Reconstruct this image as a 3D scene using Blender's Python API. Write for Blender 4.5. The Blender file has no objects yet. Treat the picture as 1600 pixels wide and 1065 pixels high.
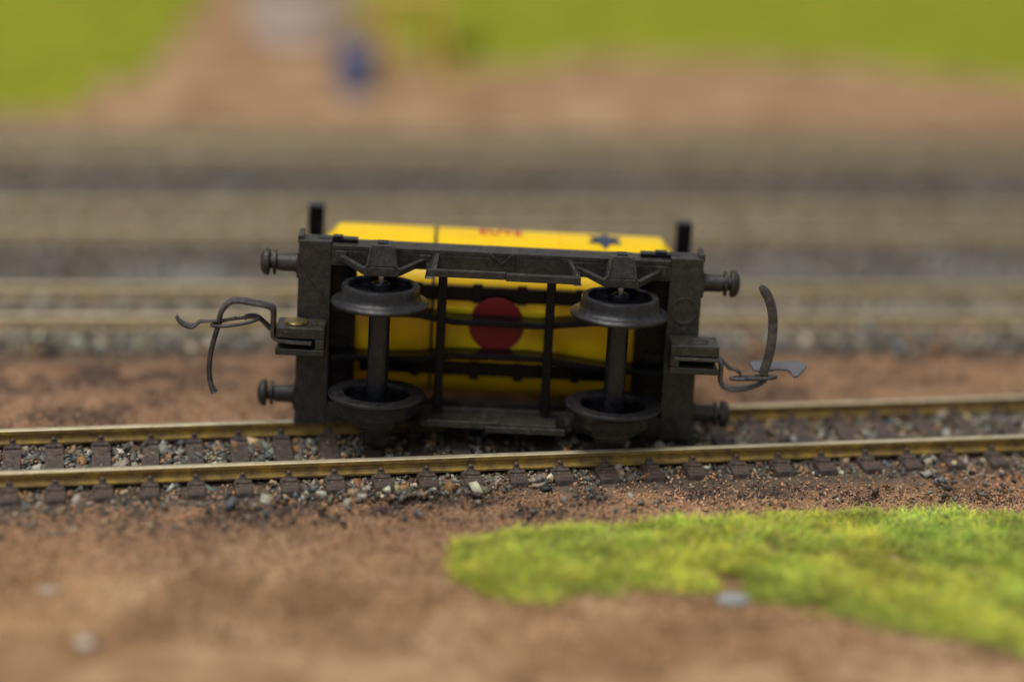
import bpy, bmesh, math, random
import numpy as np
from mathutils import Vector, Matrix, Euler

# ------------------------------------------------------------------ units: 1 unit = 1 cm (model railway)
sc = bpy.context.scene
rng = np.random.default_rng(7)
random.seed(7)

# ------------------------------------------------------------------ camera
PITCH = math.radians(20.03); DIST = 32.0; ROLL = math.radians(1.81)
cam_d = bpy.data.cameras.new("camera"); cam = bpy.data.objects.new("camera", cam_d)
sc.collection.objects.link(cam); sc.camera = cam
cam_d.sensor_width = 36; cam_d.lens = 84.36; cam_d.clip_start = 0.5; cam_d.clip_end = 2000
fw = Vector((0, math.cos(PITCH), -math.sin(PITCH)))
up0 = Vector((0, math.sin(PITCH), math.cos(PITCH))); rt0 = Vector((1, 0, 0))
rt = rt0*math.cos(ROLL) + up0*math.sin(ROLL); up = -rt0*math.sin(ROLL) + up0*math.cos(ROLL)
M = Matrix.Identity(4)
for i in range(3):
    M[i][0] = rt[i]; M[i][1] = up[i]; M[i][2] = -fw[i]
M[0][3], M[1][3], M[2][3] = 0, -DIST*math.cos(PITCH), DIST*math.sin(PITCH)
cam.matrix_world = M
cam_d.dof.use_dof = True
cam_d.dof.focus_distance = 28.2
cam_d.dof.aperture_fstop = 0.060

# ------------------------------------------------------------------ world and lamps (indoor light from above, plus an added front fill)
w = bpy.data.worlds.new("World"); sc.world = w; w.use_nodes = True
w.node_tree.nodes["Background"].inputs[0].default_value = (0.93, 0.95, 1.0, 1)
w.node_tree.nodes["Background"].inputs[1].default_value = 0.21
def area(name, loc, target, size, power, col):
    d = bpy.data.lights.new(name, 'AREA'); d.shape = 'RECTANGLE'; d.size = size[0]; d.size_y = size[1]
    d.energy = power; d.color = col
    o = bpy.data.objects.new(name, d); sc.collection.objects.link(o)
    o.location = loc
    o.rotation_euler = (Vector(target)-Vector(loc)).to_track_quat('-Z', 'Y').to_euler()
    return o
area("ceiling_lamp", (-35, -12, 172), (0, 2, 0), (120, 60), 172000, (1.0, 0.955, 0.89))
area("front_fill_lamp", (-60, -110, 120), (0, 0, 0), (60, 60), 30000, (0.80, 0.89, 1.0))  # cool fill light added in front to lift the camera-facing sides

vs = sc.view_settings
vs.view_transform = 'Standard'; vs.look = 'None'; vs.exposure = 0.62; vs.gamma = 1.0
vs.use_curve_mapping = False
sc.render.engine = 'CYCLES'
sc.cycles.use_denoising = True
sc.cycles.max_bounces = 6
C = sc.collection

# ------------------------------------------------------------------ helpers
def sr(r, g, b):
    f = lambda v: (v/255/12.92) if v/255 <= .04045 else ((v/255+.055)/1.055)**2.4
    return (f(r), f(g), f(b), 1)

def tag(o, label=None, cat=None, group=None, kind=None):
    if label: o["label"] = label
    if cat: o["category"] = cat
    if group: o["group"] = group
    if kind: o["kind"] = kind
    return o

def empty(name, loc=(0, 0, 0), rot=(0, 0, 0)):
    o = bpy.data.objects.new(name, None); C.objects.link(o)
    o.location = loc; o.rotation_euler = rot; o.empty_display_size = .3
    return o

class MB:
    """collects shapes of one part; local axes x, y, z"""
    def __init__(s): s.v = []; s.f = []
    def add(s, v, f):
        n = len(s.v); s.v += [tuple(p) for p in v]; s.f += [tuple(i+n for i in q) for q in f]; return s
    def box(s, x0, x1, y0, y1, z0, z1):
        v = [(x, y, z) for z in (z0, z1) for y in (y0, y1) for x in (x0, x1)]
        return s.add(v, [(0, 2, 3, 1), (4, 5, 7, 6), (0, 1, 5, 4), (2, 6, 7, 3), (0, 4, 6, 2), (1, 3, 7, 5)])
    def hexa(s, bot, top):
        return s.add(list(bot)+list(top), [(3, 2, 1, 0), (4, 5, 6, 7)] + [(i, (i+1) % 4, 4+(i+1) % 4, 4+i) for i in range(4)])
    def prism(s, pts, off):
        n = len(pts); off = Vector(off)
        v = [Vector(p) for p in pts] + [Vector(p)+off for p in pts]
        return s.add(v, [tuple(range(n-1, -1, -1)), tuple(range(n, 2*n))] + [(i, (i+1) % n, n+(i+1) % n, n+i) for i in range(n)])
    def lathe(s, prof, origin, axis='z', n=48, cap=True):
        """prof: list of (r, h); axis x or z"""
        v = []; f = []
        for r, h in prof:
            for k in range(n):
                a = 2*math.pi*k/n; c_, s_ = r*math.cos(a), r*math.sin(a)
                p = (c_, s_, h) if axis == 'z' else (h, c_, s_)
                v.append((origin[0]+p[0], origin[1]+p[1], origin[2]+p[2]))
        m = len(prof)
        for j in range(m-1):
            for k in range(n):
                f.append((j*n+k, j*n+(k+1) % n, (j+1)*n+(k+1) % n, (j+1)*n+k))
        if cap:
            f.append(tuple(range(n-1, -1, -1))); f.append(tuple((m-1)*n+k for k in range(n)))
        return s.add(v, f)
    def sweep(s, pts, wn, wy, taper=None, sub=4):
        """strip through points lying near a y = const plane; wn = half width in that plane, wy = half width along y"""
        P = [Vector(p) for p in pts]
        Q = []
        for i in range(len(P)-1):          # catmull-rom
            p0 = P[max(i-1, 0)]; p1 = P[i]; p2 = P[i+1]; p3 = P[min(i+2, len(P)-1)]
            for k in range(sub):
                t = k/sub
                Q.append(.5*((2*p1)+(p2-p0)*t+(2*p0-5*p1+4*p2-p3)*t*t+(3*p1-p0-3*p2+p3)*t**3))
        Q.append(P[-1])
        v = []; f = []; n = len(Q)
        for i, q in enumerate(Q):
            d = (Q[min(i+1, n-1)]-Q[max(i-1, 0)]); d.y = 0; d.normalize()
            nn = Vector((-d.z, 0, d.x)); k = 1 if taper is None else taper(i/(n-1))
            c = .45
            for (a, b) in ((-1, -c), (-c, -1), (c, -1), (1, -c), (1, c), (c, 1), (-c, 1), (-1, c)):
                v.append(q+nn*(a*wn*k)+Vector((0, b*wy*k, 0)))
        for i in range(n-1):
            for k in range(8):
                f.append((i*8+k, i*8+(k+1) % 8, (i+1)*8+(k+1) % 8, (i+1)*8+k))
        f.append(tuple(range(7, -1, -1))); f.append(tuple((n-1)*8+k for k in range(8)))
        return s.add(v, f)
    def tube(s, pts, r, n=10, closed=False):
        P = [Vector(p) for p in pts]; v = []; f = []; m = len(P)
        for i, p in enumerate(P):
            a = P[(i-1) % m] if closed else P[max(i-1, 0)]; b = P[(i+1) % m] if closed else P[min(i+1, m-1)]
            d = (b-a).normalized(); u = d.cross(Vector((0.03, .02, 1))).normalized(); w_ = d.cross(u)
            for k in range(n):
                t = 2*math.pi*k/n; v.append(p+u*(r*math.cos(t))+w_*(r*math.sin(t)))
        for i in range(m if closed else m-1):
            j = (i+1) % m
            for k in range(n):
                f.append((i*n+k, i*n+(k+1) % n, j*n+(k+1) % n, j*n+k))
        if not closed:
            f.append(tuple(range(n-1, -1, -1))); f.append(tuple((m-1)*n+k for k in range(n)))
        return s.add(v, f)
    def build(s, name, mat, parent=None, bevel=0, smooth=False, shift=(0, 0, 0), label=None, seg=2):
        me = bpy.data.meshes.new(name); sh = Vector(shift)
        me.from_pydata([tuple(Vector(p)+sh) for p in s.v], [], s.f); me.update()
        bm = bmesh.new(); bm.from_mesh(me); bmesh.ops.recalc_face_normals(bm, faces=bm.faces); bm.to_mesh(me); bm.free()
        me.materials.append(mat)
        if smooth:
            me.polygons.foreach_set('use_smooth', [True]*len(me.polygons))
            me.set_sharp_from_angle(angle=math.radians(35))
        o = bpy.data.objects.new(name, me); C.objects.link(o)
        if bevel:
            b = o.modifiers.new('bevel', 'BEVEL'); b.width = bevel; b.segments = seg; b.limit_method = 'ANGLE'; b.angle_limit = math.radians(40)
        if parent: o.parent = parent
        if label: o["label"] = label
        return o

# ------------------------------------------------------------------ materials
def newmat(name):
    m = bpy.data.materials.new(name); m.use_nodes = True
    nt = m.node_tree; b = nt.nodes['Principled BSDF']
    return m, nt, b
def noise(nt, scale, detail=4, rough=.6, coord=None, dist=0.0):
    n = nt.nodes.new('ShaderNodeTexNoise'); n.inputs['Scale'].default_value = scale
    n.inputs['Detail'].default_value = detail; n.inputs['Roughness'].default_value = rough; n.inputs['Distortion'].default_value = dist
    if coord is not None: nt.links.new(coord, n.inputs['Vector'])
    return n
def ramp(nt, src, stops, interp='LINEAR'):
    r = nt.nodes.new('ShaderNodeValToRGB'); r.color_ramp.interpolation = interp
    e = r.color_ramp.elements
    e[0].position, e[0].color = stops[0]; e[1].position, e[1].color = stops[-1]
    for p, c in stops[1:-1]:
        q = e.new(p); q.color = c
    nt.links.new(src, r.inputs[0]); return r
def mix(nt, fac, a, b, mode='MIX'):
    m = nt.nodes.new('ShaderNodeMix'); m.data_type = 'RGBA'; m.blend_type = mode
    for s_, v in ((m.inputs[0], fac), (m.inputs[6], a), (m.inputs[7], b)):
        if hasattr(v, 'is_output'): nt.links.new(v, s_)
        else: s_.default_value = v
    return m.outputs[2]
def bump(nt, b, src, strength, dist):
    n = nt.nodes.new('ShaderNodeBump'); n.inputs['Strength'].default_value = strength; n.inputs['Distance'].default_value = dist
    nt.links.new(src, n.inputs['Height']); nt.links.new(n.outputs[0], b.inputs['Normal'])
def objco(nt):
    return nt.nodes.new('ShaderNodeTexCoord').outputs['Object']
G1 = lambda v: (v, v, v, 1)

def plastic(name, c0, c1, dust, rough, dust_amt=.5, rr=(.0, .0), speck=True, scale=1.0, bmp=.25):
    """moulded plastic or blackened metal with handling marks, dust film and lint specks"""
    m, nt, b = newmat(name); co = objco(nt)
    base = ramp(nt, noise(nt, 3.5*scale, 5, .65, co).outputs[0], [(.3, c0), (.7, c1)])
    film = ramp(nt, noise(nt, 11*scale, 8, .78, co, .5).outputs[0], [(.44, G1(0)), (.66, G1(dust_amt))])
    col = mix(nt, film.outputs[0], base.outputs[0], dust)
    if speck:
        sp = ramp(nt, noise(nt, 55, 2, .5, co).outputs[0], [(.61, G1(0)), (.68, G1(.6))])
        msk = ramp(nt, noise(nt, 2.3, 4, .7, co, .7).outputs[0], [(.42, G1(.06)), (.62, G1(1))])
        spm = mix(nt, 1.0, sp.outputs[0], msk.outputs[0], 'MULTIPLY')
        col = mix(nt, spm, col, (dust[0]*2.3, dust[1]*2.1, dust[2]*2.0, 1))
    nt.links.new(col, b.inputs['Base Color'])
    rg = ramp(nt, noise(nt, 14, 4, .6, co).outputs[0], [(.3, G1(rough-.1)), (.75, G1(min(rough+.2, 1)))])
    nt.links.new(rg.outputs[0], b.inputs['Roughness'])
    bump(nt, b, noise(nt, 28, 5, .7, co).outputs[0], bmp, .02)
    return m
M_frame = plastic('brown_black_plastic', (.010, .009, .007, 1), (.022, .019, .015, 1), (.090, .080, .064, 1), .40, .50, bmp=.45)
M_gloss = plastic('glossy_black_plastic', (.0025, .0025, .004, 1), (.005, .005, .008, 1), (.022, .022, .024, 1), .22, .12, bmp=.12, speck=False)
M_gloss.node_tree.nodes['Principled BSDF'].inputs['Specular IOR Level'].default_value = .16
M_wheel = plastic('black_wheel_plastic', (.0045, .0045, .006, 1), (.009, .009, .012, 1), (.05, .047, .047, 1), .34, .40)
M_axle = plastic('black_axle_plastic', (.003, .003, .006, 1), (.006, .007, .012, 1), (.045, .047, .060, 1), .27, .38, bmp=.2, speck=False)
M_coup = plastic('blackened_metal', (.045, .038, .036, 1), (.080, .072, .072, 1), (.22, .20, .20, 1), .36, .5, speck=False, bmp=.10)
for mm in (M_coup,): mm.node_tree.nodes['Principled BSDF'].inputs['Metallic'].default_value = .45
M_blade = plastic('grey_worn_metal', (.07, .07, .08, 1), (.12, .12, .13, 1), (.18, .18, .19, 1), .45, .4)
def simple(name, col, rough=.5, metal=0.0):
    m, nt, b = newmat(name); co = objco(nt)
    n = ramp(nt, noise(nt, 20, 4, .6, co).outputs[0], [(.3, (col[0]*.8, col[1]*.8, col[2]*.8, 1)), (.7, (min(col[0]*1.15, 1), min(col[1]*1.15, 1), min(col[2]*1.15, 1), 1))])
    nt.links.new(n.outputs[0], b.inputs['Base Color']); b.inputs['Roughness'].default_value = rough; b.inputs['Metallic'].default_value = metal
    return m
M_steel = simple('bright_steel', (.62, .62, .62), .25, 1.0)
M_brass = simple('tarnished_brass', (.34, .25, .10), .38, .9)
M_red = simple('dark_red_plastic', (.20, .003, .001), .6)
M_txt = simple('red_print', (.55, .05, .05), .5)
M_star = simple('blue_black_print', (.035, .045, .075), .5)

def yellow():
    m, nt, b = newmat('yellow_plastic'); co = objco(nt)
    b.inputs['Subsurface Weight'].default_value = .35; b.inputs['Subsurface Radius'].default_value = (1.0, .62, .05); b.inputs['Subsurface Scale'].default_value = .6
    base = ramp(nt, noise(nt, 2.0, 4, .6, co).outputs[0], [(.3, (.91, .565, .002, 1)), (.7, (.94, .61, .003, 1))])
    ds = ramp(nt, noise(nt, 30, 5, .75, co).outputs[0], [(.60, G1(0)), (.72, G1(.5))])
    sm = ramp(nt, noise(nt, 3.2, 7, .75, co, .4).outputs[0], [(.48, G1(0)), (.75, G1(.45))])
    c_ = mix(nt, sm.outputs[0], base.outputs[0], (.60, .40, .02, 1))
    nt.links.new(mix(nt, ds.outputs[0], c_, (.42, .33, .12, 1)), b.inputs['Base Color']); b.inputs['Roughness'].default_value = .36
    b.inputs['Specular IOR Level'].default_value = .3
    bump(nt, b, noise(nt, 14, 3, .6, co).outputs[0], .08, .02)
    return m
M_yel = yellow()

def vcol(name, rough=.8, jitter=.35, spec=.3, trans=False):
    """material for scattered pieces: each piece carries its own colour"""
    m, nt, b = newmat(name)
    a = nt.nodes.new('ShaderNodeAttribute'); a.attribute_name = 'Col'
    co = objco(nt)
    n = ramp(nt, noise(nt, 30, 3, .6, co).outputs[0], [(.3, G1(1-jitter)), (.75, G1(1+jitter*.6))])
    nt.links.new(mix(nt, 1.0, a.outputs['Color'], n.outputs[0], 'MULTIPLY'), b.inputs['Base Color'])
    b.inputs['Roughness'].default_value = rough; b.inputs['Specular IOR Level'].default_value = spec
    return m
M_stone = vcol('ballast_stone', .6, .3, .45)
M_crumb = vcol('brown_turf', .95, .25, .1)
M_fibre = vcol('grass_fibre', .75, .2, .2)
M_fibre.node_tree.nodes['Principled BSDF'].inputs['Subsurface Weight'].default_value = 0

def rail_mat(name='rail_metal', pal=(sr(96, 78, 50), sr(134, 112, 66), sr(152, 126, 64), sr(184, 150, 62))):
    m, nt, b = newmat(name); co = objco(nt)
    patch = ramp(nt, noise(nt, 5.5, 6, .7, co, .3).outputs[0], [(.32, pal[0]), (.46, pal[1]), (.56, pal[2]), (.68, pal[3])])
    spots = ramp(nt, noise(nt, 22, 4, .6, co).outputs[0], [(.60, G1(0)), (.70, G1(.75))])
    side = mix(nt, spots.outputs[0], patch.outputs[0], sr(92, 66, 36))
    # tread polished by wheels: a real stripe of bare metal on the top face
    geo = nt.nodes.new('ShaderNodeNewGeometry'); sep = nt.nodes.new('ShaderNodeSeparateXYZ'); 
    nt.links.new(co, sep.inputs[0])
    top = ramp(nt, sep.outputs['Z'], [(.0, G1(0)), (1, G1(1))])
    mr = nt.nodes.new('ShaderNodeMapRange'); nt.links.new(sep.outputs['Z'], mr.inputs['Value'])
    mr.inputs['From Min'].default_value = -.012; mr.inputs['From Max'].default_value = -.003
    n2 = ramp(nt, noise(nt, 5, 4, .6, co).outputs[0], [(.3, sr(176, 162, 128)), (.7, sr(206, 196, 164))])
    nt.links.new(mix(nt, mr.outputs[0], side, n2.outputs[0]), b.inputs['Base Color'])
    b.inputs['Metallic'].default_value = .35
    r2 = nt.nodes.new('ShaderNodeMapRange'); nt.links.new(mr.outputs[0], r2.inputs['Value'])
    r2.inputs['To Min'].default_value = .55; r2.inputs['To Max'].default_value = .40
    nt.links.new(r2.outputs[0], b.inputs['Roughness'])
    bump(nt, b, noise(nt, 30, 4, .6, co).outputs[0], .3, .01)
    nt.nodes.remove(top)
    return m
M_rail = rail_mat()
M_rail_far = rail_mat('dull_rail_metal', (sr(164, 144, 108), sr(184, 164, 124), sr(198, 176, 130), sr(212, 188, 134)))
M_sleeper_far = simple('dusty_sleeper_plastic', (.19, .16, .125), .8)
M_sleeper = plastic('dark_sleeper_plastic', sr(50, 42, 39), sr(68, 57, 52), sr(116, 98, 84), .6, .65, bmp=.5)

def ground_mat():
    m, nt, b = newmat('brown_ground'); co = nt.nodes.new('ShaderNodeTexCoord').outputs['Object']
    n1 = ramp(nt, noise(nt, .55, 5, .62, co, .5).outputs[0], [(.32, sr(134, 106, 86)), (.48, sr(166, 132, 104)), (.68, sr(186, 148, 114))])
    n2 = ramp(nt, noise(nt, 9, 6, .75, co).outputs[0], [(.3, G1(.72)), (.7, G1(1.18))])
    base = n1.outputs[0]
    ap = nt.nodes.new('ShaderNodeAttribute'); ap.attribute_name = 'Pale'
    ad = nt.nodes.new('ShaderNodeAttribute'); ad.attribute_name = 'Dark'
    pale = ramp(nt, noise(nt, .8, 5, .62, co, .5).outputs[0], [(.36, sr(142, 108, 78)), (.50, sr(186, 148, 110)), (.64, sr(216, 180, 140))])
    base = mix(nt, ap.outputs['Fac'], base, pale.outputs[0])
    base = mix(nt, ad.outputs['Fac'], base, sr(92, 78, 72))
    col = mix(nt, 1.0, base, n2.outputs[0], 'MULTIPLY')
    # grey ballast-dusted bed under the tracks
    a = nt.nodes.new('ShaderNodeAttribute'); a.attribute_name = 'Bed'
    n3 = ramp(nt, noise(nt, 3, 6, .7, co).outputs[0], [(.35, sr(84, 74, 66)), (.65, sr(122, 108, 94))])
    col = mix(nt, a.outputs['Fac'], col, n3.outputs[0])
    nt.links.new(col, b.inputs['Base Color']); b.inputs['Roughness'].default_value = .95; b.inputs['Specular IOR Level'].default_value = .1
    bump(nt, b, noise(nt, 14, 8, .8, co).outputs[0], .8, .06)
    return m
M_ground = ground_mat()

# ------------------------------------------------------------------ value noise in numpy
_perm = np.random.default_rng(3).random((256, 256))
def vn(x, y):
    xi = np.floor(x).astype(int); yi = np.floor(y).astype(int); fx = x-xi; fy = y-yi
    fx = fx*fx*(3-2*fx); fy = fy*fy*(3-2*fy)
    g = lambda i, j: _perm[i % 256, j % 256]
    return (g(xi, yi)*(1-fx)+g(xi+1, yi)*fx)*(1-fy)+(g(xi, yi+1)*(1-fx)+g(xi+1, yi+1)*fx)*fy
def fbm(x, y, s, o=4, g=.55):
    a = 1; t = 0; r = 0
    for k in range(o):
        r = r+a*vn(x*s+17.3*k, y*s+5.1*k); t += a; a *= g; s *= 2.03
    return r/t

# ------------------------------------------------------------------ track geometry
GAUGE = 1.28
TH = math.radians(9.9); TX, TY = -5.71, -4.89          # near track: a point of its front rail, and its heading
TH2 = math.radians(5.6)
TRACKS = [  # x0, y0 (front rail), heading
    (TX, TY, TH),
    (-6.07, 0.45, TH2),
    (-6.80, 4.40, math.radians(5.3)),
    (-7.50, 8.75, math.radians(5.3)),
]
def track_uv(x, y, tr):
    x0, y0, th = tr; dx, dy = x-x0, y-y0
    return dx*np.cos(th)+dy*np.sin(th), -dx*np.sin(th)+dy*np.cos(th)   # along, across
def track_xy(u, v, tr):
    x0, y0, th = tr
    return x0+u*np.cos(th)-v*np.sin(th), y0+u*np.sin(th)+v*np.cos(th)

def bedmask(x, y):
    m = np.zeros_like(x)
    for i, tr in enumerate(TRACKS):
        u, v = track_uv(x, y, tr)
        wob = (fbm(u+9*i, v, .5, 3)-.5)*1.0
        lo, hi = (-.62, GAUGE+.35) if i == 0 else ((-.95, GAUGE+3.2) if i < 3 else (-2.6, GAUGE+1.0))
        d = np.minimum(v-(lo+wob*.5), (hi+wob*.5)-v)
        m = np.maximum(m, np.clip(d/.35+.5, 0, 1))
    return m
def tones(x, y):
    """(pale, dark) weights of the flock colours: pale earth away from the track, dark cinder drifts beside it"""
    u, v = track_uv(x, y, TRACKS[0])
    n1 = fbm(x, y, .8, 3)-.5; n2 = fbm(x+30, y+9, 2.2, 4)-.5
    pale = np.clip((-1.15-v)/1.3+n1*1.6, 0, 1)+np.clip((y-9.5)/2, 0, 1)*.75  # flock patches, also lightened in front to offset shade among the crumbs
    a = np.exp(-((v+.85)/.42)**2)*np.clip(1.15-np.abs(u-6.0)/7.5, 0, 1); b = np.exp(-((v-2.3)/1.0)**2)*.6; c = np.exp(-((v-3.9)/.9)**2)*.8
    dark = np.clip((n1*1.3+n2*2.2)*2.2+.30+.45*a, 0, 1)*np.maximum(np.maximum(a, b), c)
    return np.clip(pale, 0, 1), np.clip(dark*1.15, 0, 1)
def ground_z(x, y):
    z = -.300+(fbm(x, y, .35, 3)-.5)*.16+(fbm(x+40, y, 1.7, 4)-.5)*.10
    b = bedmask(x, y)
    z = z*(1-b)+(-.239+(fbm(x, y, 2.5, 2)-.5)*.02)*b
    return z

# ground sheet
def spaced(lo, hi, step, ext, grow=1.18):
    a = list(np.arange(lo, hi, step)); s_ = step
    while a[-1] < ext[1]:
        s_ *= grow; a.append(a[-1]+s_)
    s_ = step; p = []; c = lo
    while c > ext[0]:
        s_ *= grow; c -= s_; p.append(c)
    return np.array(p[::-1]+a)
gx = spaced(-8.5, 8.5, .055, (-160, 160)); gy = spaced(-9.8, 3.0, .05, (-60, 240), 1.06)
X, Y = np.meshgrid(gx, gy); Z = ground_z(X, Y)
nearf = np.exp(-((X/14)**2+((Y+3)/9)**2))
Z += (fbm(X, Y, 9, 3, .7)-.5)*.07*nearf*(1-bedmask(X, Y)*.7)
nx, ny = len(gx), len(gy)
me = bpy.data.meshes.new('ground')
idx = np.arange(nx*ny).reshape(ny, nx)
q = np.stack([idx[:-1, :-1], idx[:-1, 1:], idx[1:, 1:], idx[1:, :-1]], -1).reshape(-1, 4)
def mesh_arrays(me, V, F, k):
    me.vertices.add(len(V)); me.vertices.foreach_set('co', np.asarray(V, np.float32).ravel())
    me.loops.add(F.size); me.loops.foreach_set('vertex_index', F.astype(np.int32).ravel())
    me.polygons.add(len(F)); me.polygons.foreach_set('loop_start', np.arange(0, F.size, k, dtype=np.int32))
    me.update(calc_edges=True); me.validate()
mesh_arrays(me, np.stack([X, Y, Z], -1).reshape(-1, 3), q, 4)
me.polygons.foreach_set('use_smooth', [True]*len(me.polygons))
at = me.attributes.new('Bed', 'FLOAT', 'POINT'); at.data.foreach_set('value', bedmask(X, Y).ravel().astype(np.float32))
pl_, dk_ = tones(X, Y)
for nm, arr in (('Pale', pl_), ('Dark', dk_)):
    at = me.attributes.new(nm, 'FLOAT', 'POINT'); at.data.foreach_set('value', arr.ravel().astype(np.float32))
me.materials.append(M_ground)
g = bpy.data.objects.new('ground', me); C.objects.link(g); tag(g, kind='structure')

# ------------------------------------------------------------------ scattered pieces
def scatter_mesh(name, pos, size, cols, mat, base='ico', flat=(.45, .9), seed=1):
    r = np.random.default_rng(seed); n = len(pos)
    bm = bmesh.new()
    if base == 'ico': bmesh.ops.create_icosphere(bm, subdivisions=1, radius=1)
    else: bmesh.ops.create_icosphere(bm, subdivisions=1, radius=1) if base == 'ico1' else bmesh.ops.create_cube(bm, size=1.5)
    bmesh.ops.triangulate(bm, faces=bm.faces)
    bv = np.array([v.co[:] for v in bm.verts]); bf = np.array([[v.index for v in f.verts] for f in bm.faces]); bm.free()
    nv = len(bv)
    NV = 24; var = []
    for k in range(NV):
        j = bv*(1+(r.random((nv, 1))-.5)*.85)+(r.random((nv, 3))-.5)*.55; var.append(j)
    var = np.array(var)[r.integers(0, NV, n)]                      # n,nv,3
    s = np.asarray(size)[:, None, None]*np.stack([r.uniform(.75, 1.3, n), r.uniform(.6, 1.1, n), r.uniform(*flat, n)], -1)[:, None, :]
    var = var*s
    q = r.normal(size=(n, 4)); q[:, 0] += 1.2; q /= np.linalg.norm(q, axis=1)[:, None]
    w_, x_, y_, z_ = q.T
    Rm = np.stack([1-2*(y_*y_+z_*z_), 2*(x_*y_-z_*w_), 2*(x_*z_+y_*w_), 2*(x_*y_+z_*w_), 1-2*(x_*x_+z_*z_), 2*(y_*z_-x_*w_), 2*(x_*z_-y_*w_), 2*(y_*z_+x_*w_), 1-2*(x_*x_+y_*y_)], -1).reshape(n, 3, 3)
    V = np.einsum('nij,nkj->nki', Rm, var)+np.asarray(pos)[:, None, :]
    F = (bf[None]+(np.arange(n)*nv)[:, None, None]).reshape(-1, 3)
    me = bpy.data.meshes.new(name); mesh_arrays(me, V.reshape(-1, 3), F, 3)
    ca = me.color_attributes.new('Col', 'FLOAT_COLOR', 'POINT')
    cc = np.ones((n, nv, 4), np.float32); cc[:, :, :3] = np.asarray(cols)[:, None, :]
    ca.data.foreach_set('color', cc.ravel())
    me.materials.append(mat)
    o = bpy.data.objects.new(name, me); C.objects.link(o); return o
def pick(r, pal, wts, n, jit=.22):
    p = np.array([c[:3] for c in pal]); wts = np.array(wts)/sum(wts)
    c = p[r.choice(len(p), n, p=wts)]
    return np.clip(c*(1+r.normal(0, jit, (n, 1)))*(1+r.normal(0, .05, (n, 3))), .004, .9)
PAL_ST = [sr(116, 112, 102), sr(146, 138, 122), sr(94, 88, 80), sr(98, 104, 104), sr(164, 140, 108), sr(142, 112, 80), sr(186, 178, 162), sr(76, 66, 58), sr(156, 108, 66), sr(112, 108, 86)]
W_ST = [5, 4, 5, 3, 2, 2, 1.6, 5, 1, 2]

def fibres(pos, length, width, cols, lean, seed, name, mat, curl=.5):
    r = np.random.default_rng(seed); n = len(pos)
    az = r.uniform(0, 2*np.pi, n); el = np.radians(r.uniform(*lean, n))
    d = np.stack([np.cos(az)*np.cos(el), np.sin(az)*np.cos(el), np.sin(el)], -1)
    s = np.stack([-np.sin(az), np.cos(az), np.zeros(n)], -1)*np.asarray(width)[:, None]
    L = np.asarray(length)[:, None]; p = np.asarray(pos)
    az2 = az+r.normal(0, curl, n)
    d2 = np.stack([np.cos(az2)*np.cos(el*.5), np.sin(az2)*np.cos(el*.5), np.sin(el*.4)], -1)
    m_ = p+d*L*.55; t = m_+d2*L*.45
    V = np.stack([p-s, p+s, m_-s*.8, m_+s*.8, t], 1)
    bf = np.array([[0, 1, 3], [0, 3, 2], [2, 3, 4]])
    F = (bf[None]+(np.arange(n)*5)[:, None, None]).reshape(-1, 3)
    me = bpy.data.meshes.new(name); mesh_arrays(me, V.reshape(-1, 3), F, 3)
    ca = me.color_attributes.new('Col', 'FLOAT_COLOR', 'POINT')
    cc = np.ones((n, 5, 4), np.float32); cc[:, :, :3] = np.asarray(cols)[:, None, :]
    ca.data.foreach_set('color', cc.ravel()); me.materials.append(mat)
    o = bpy.data.objects.new(name, me); C.objects.link(o); return o

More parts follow.
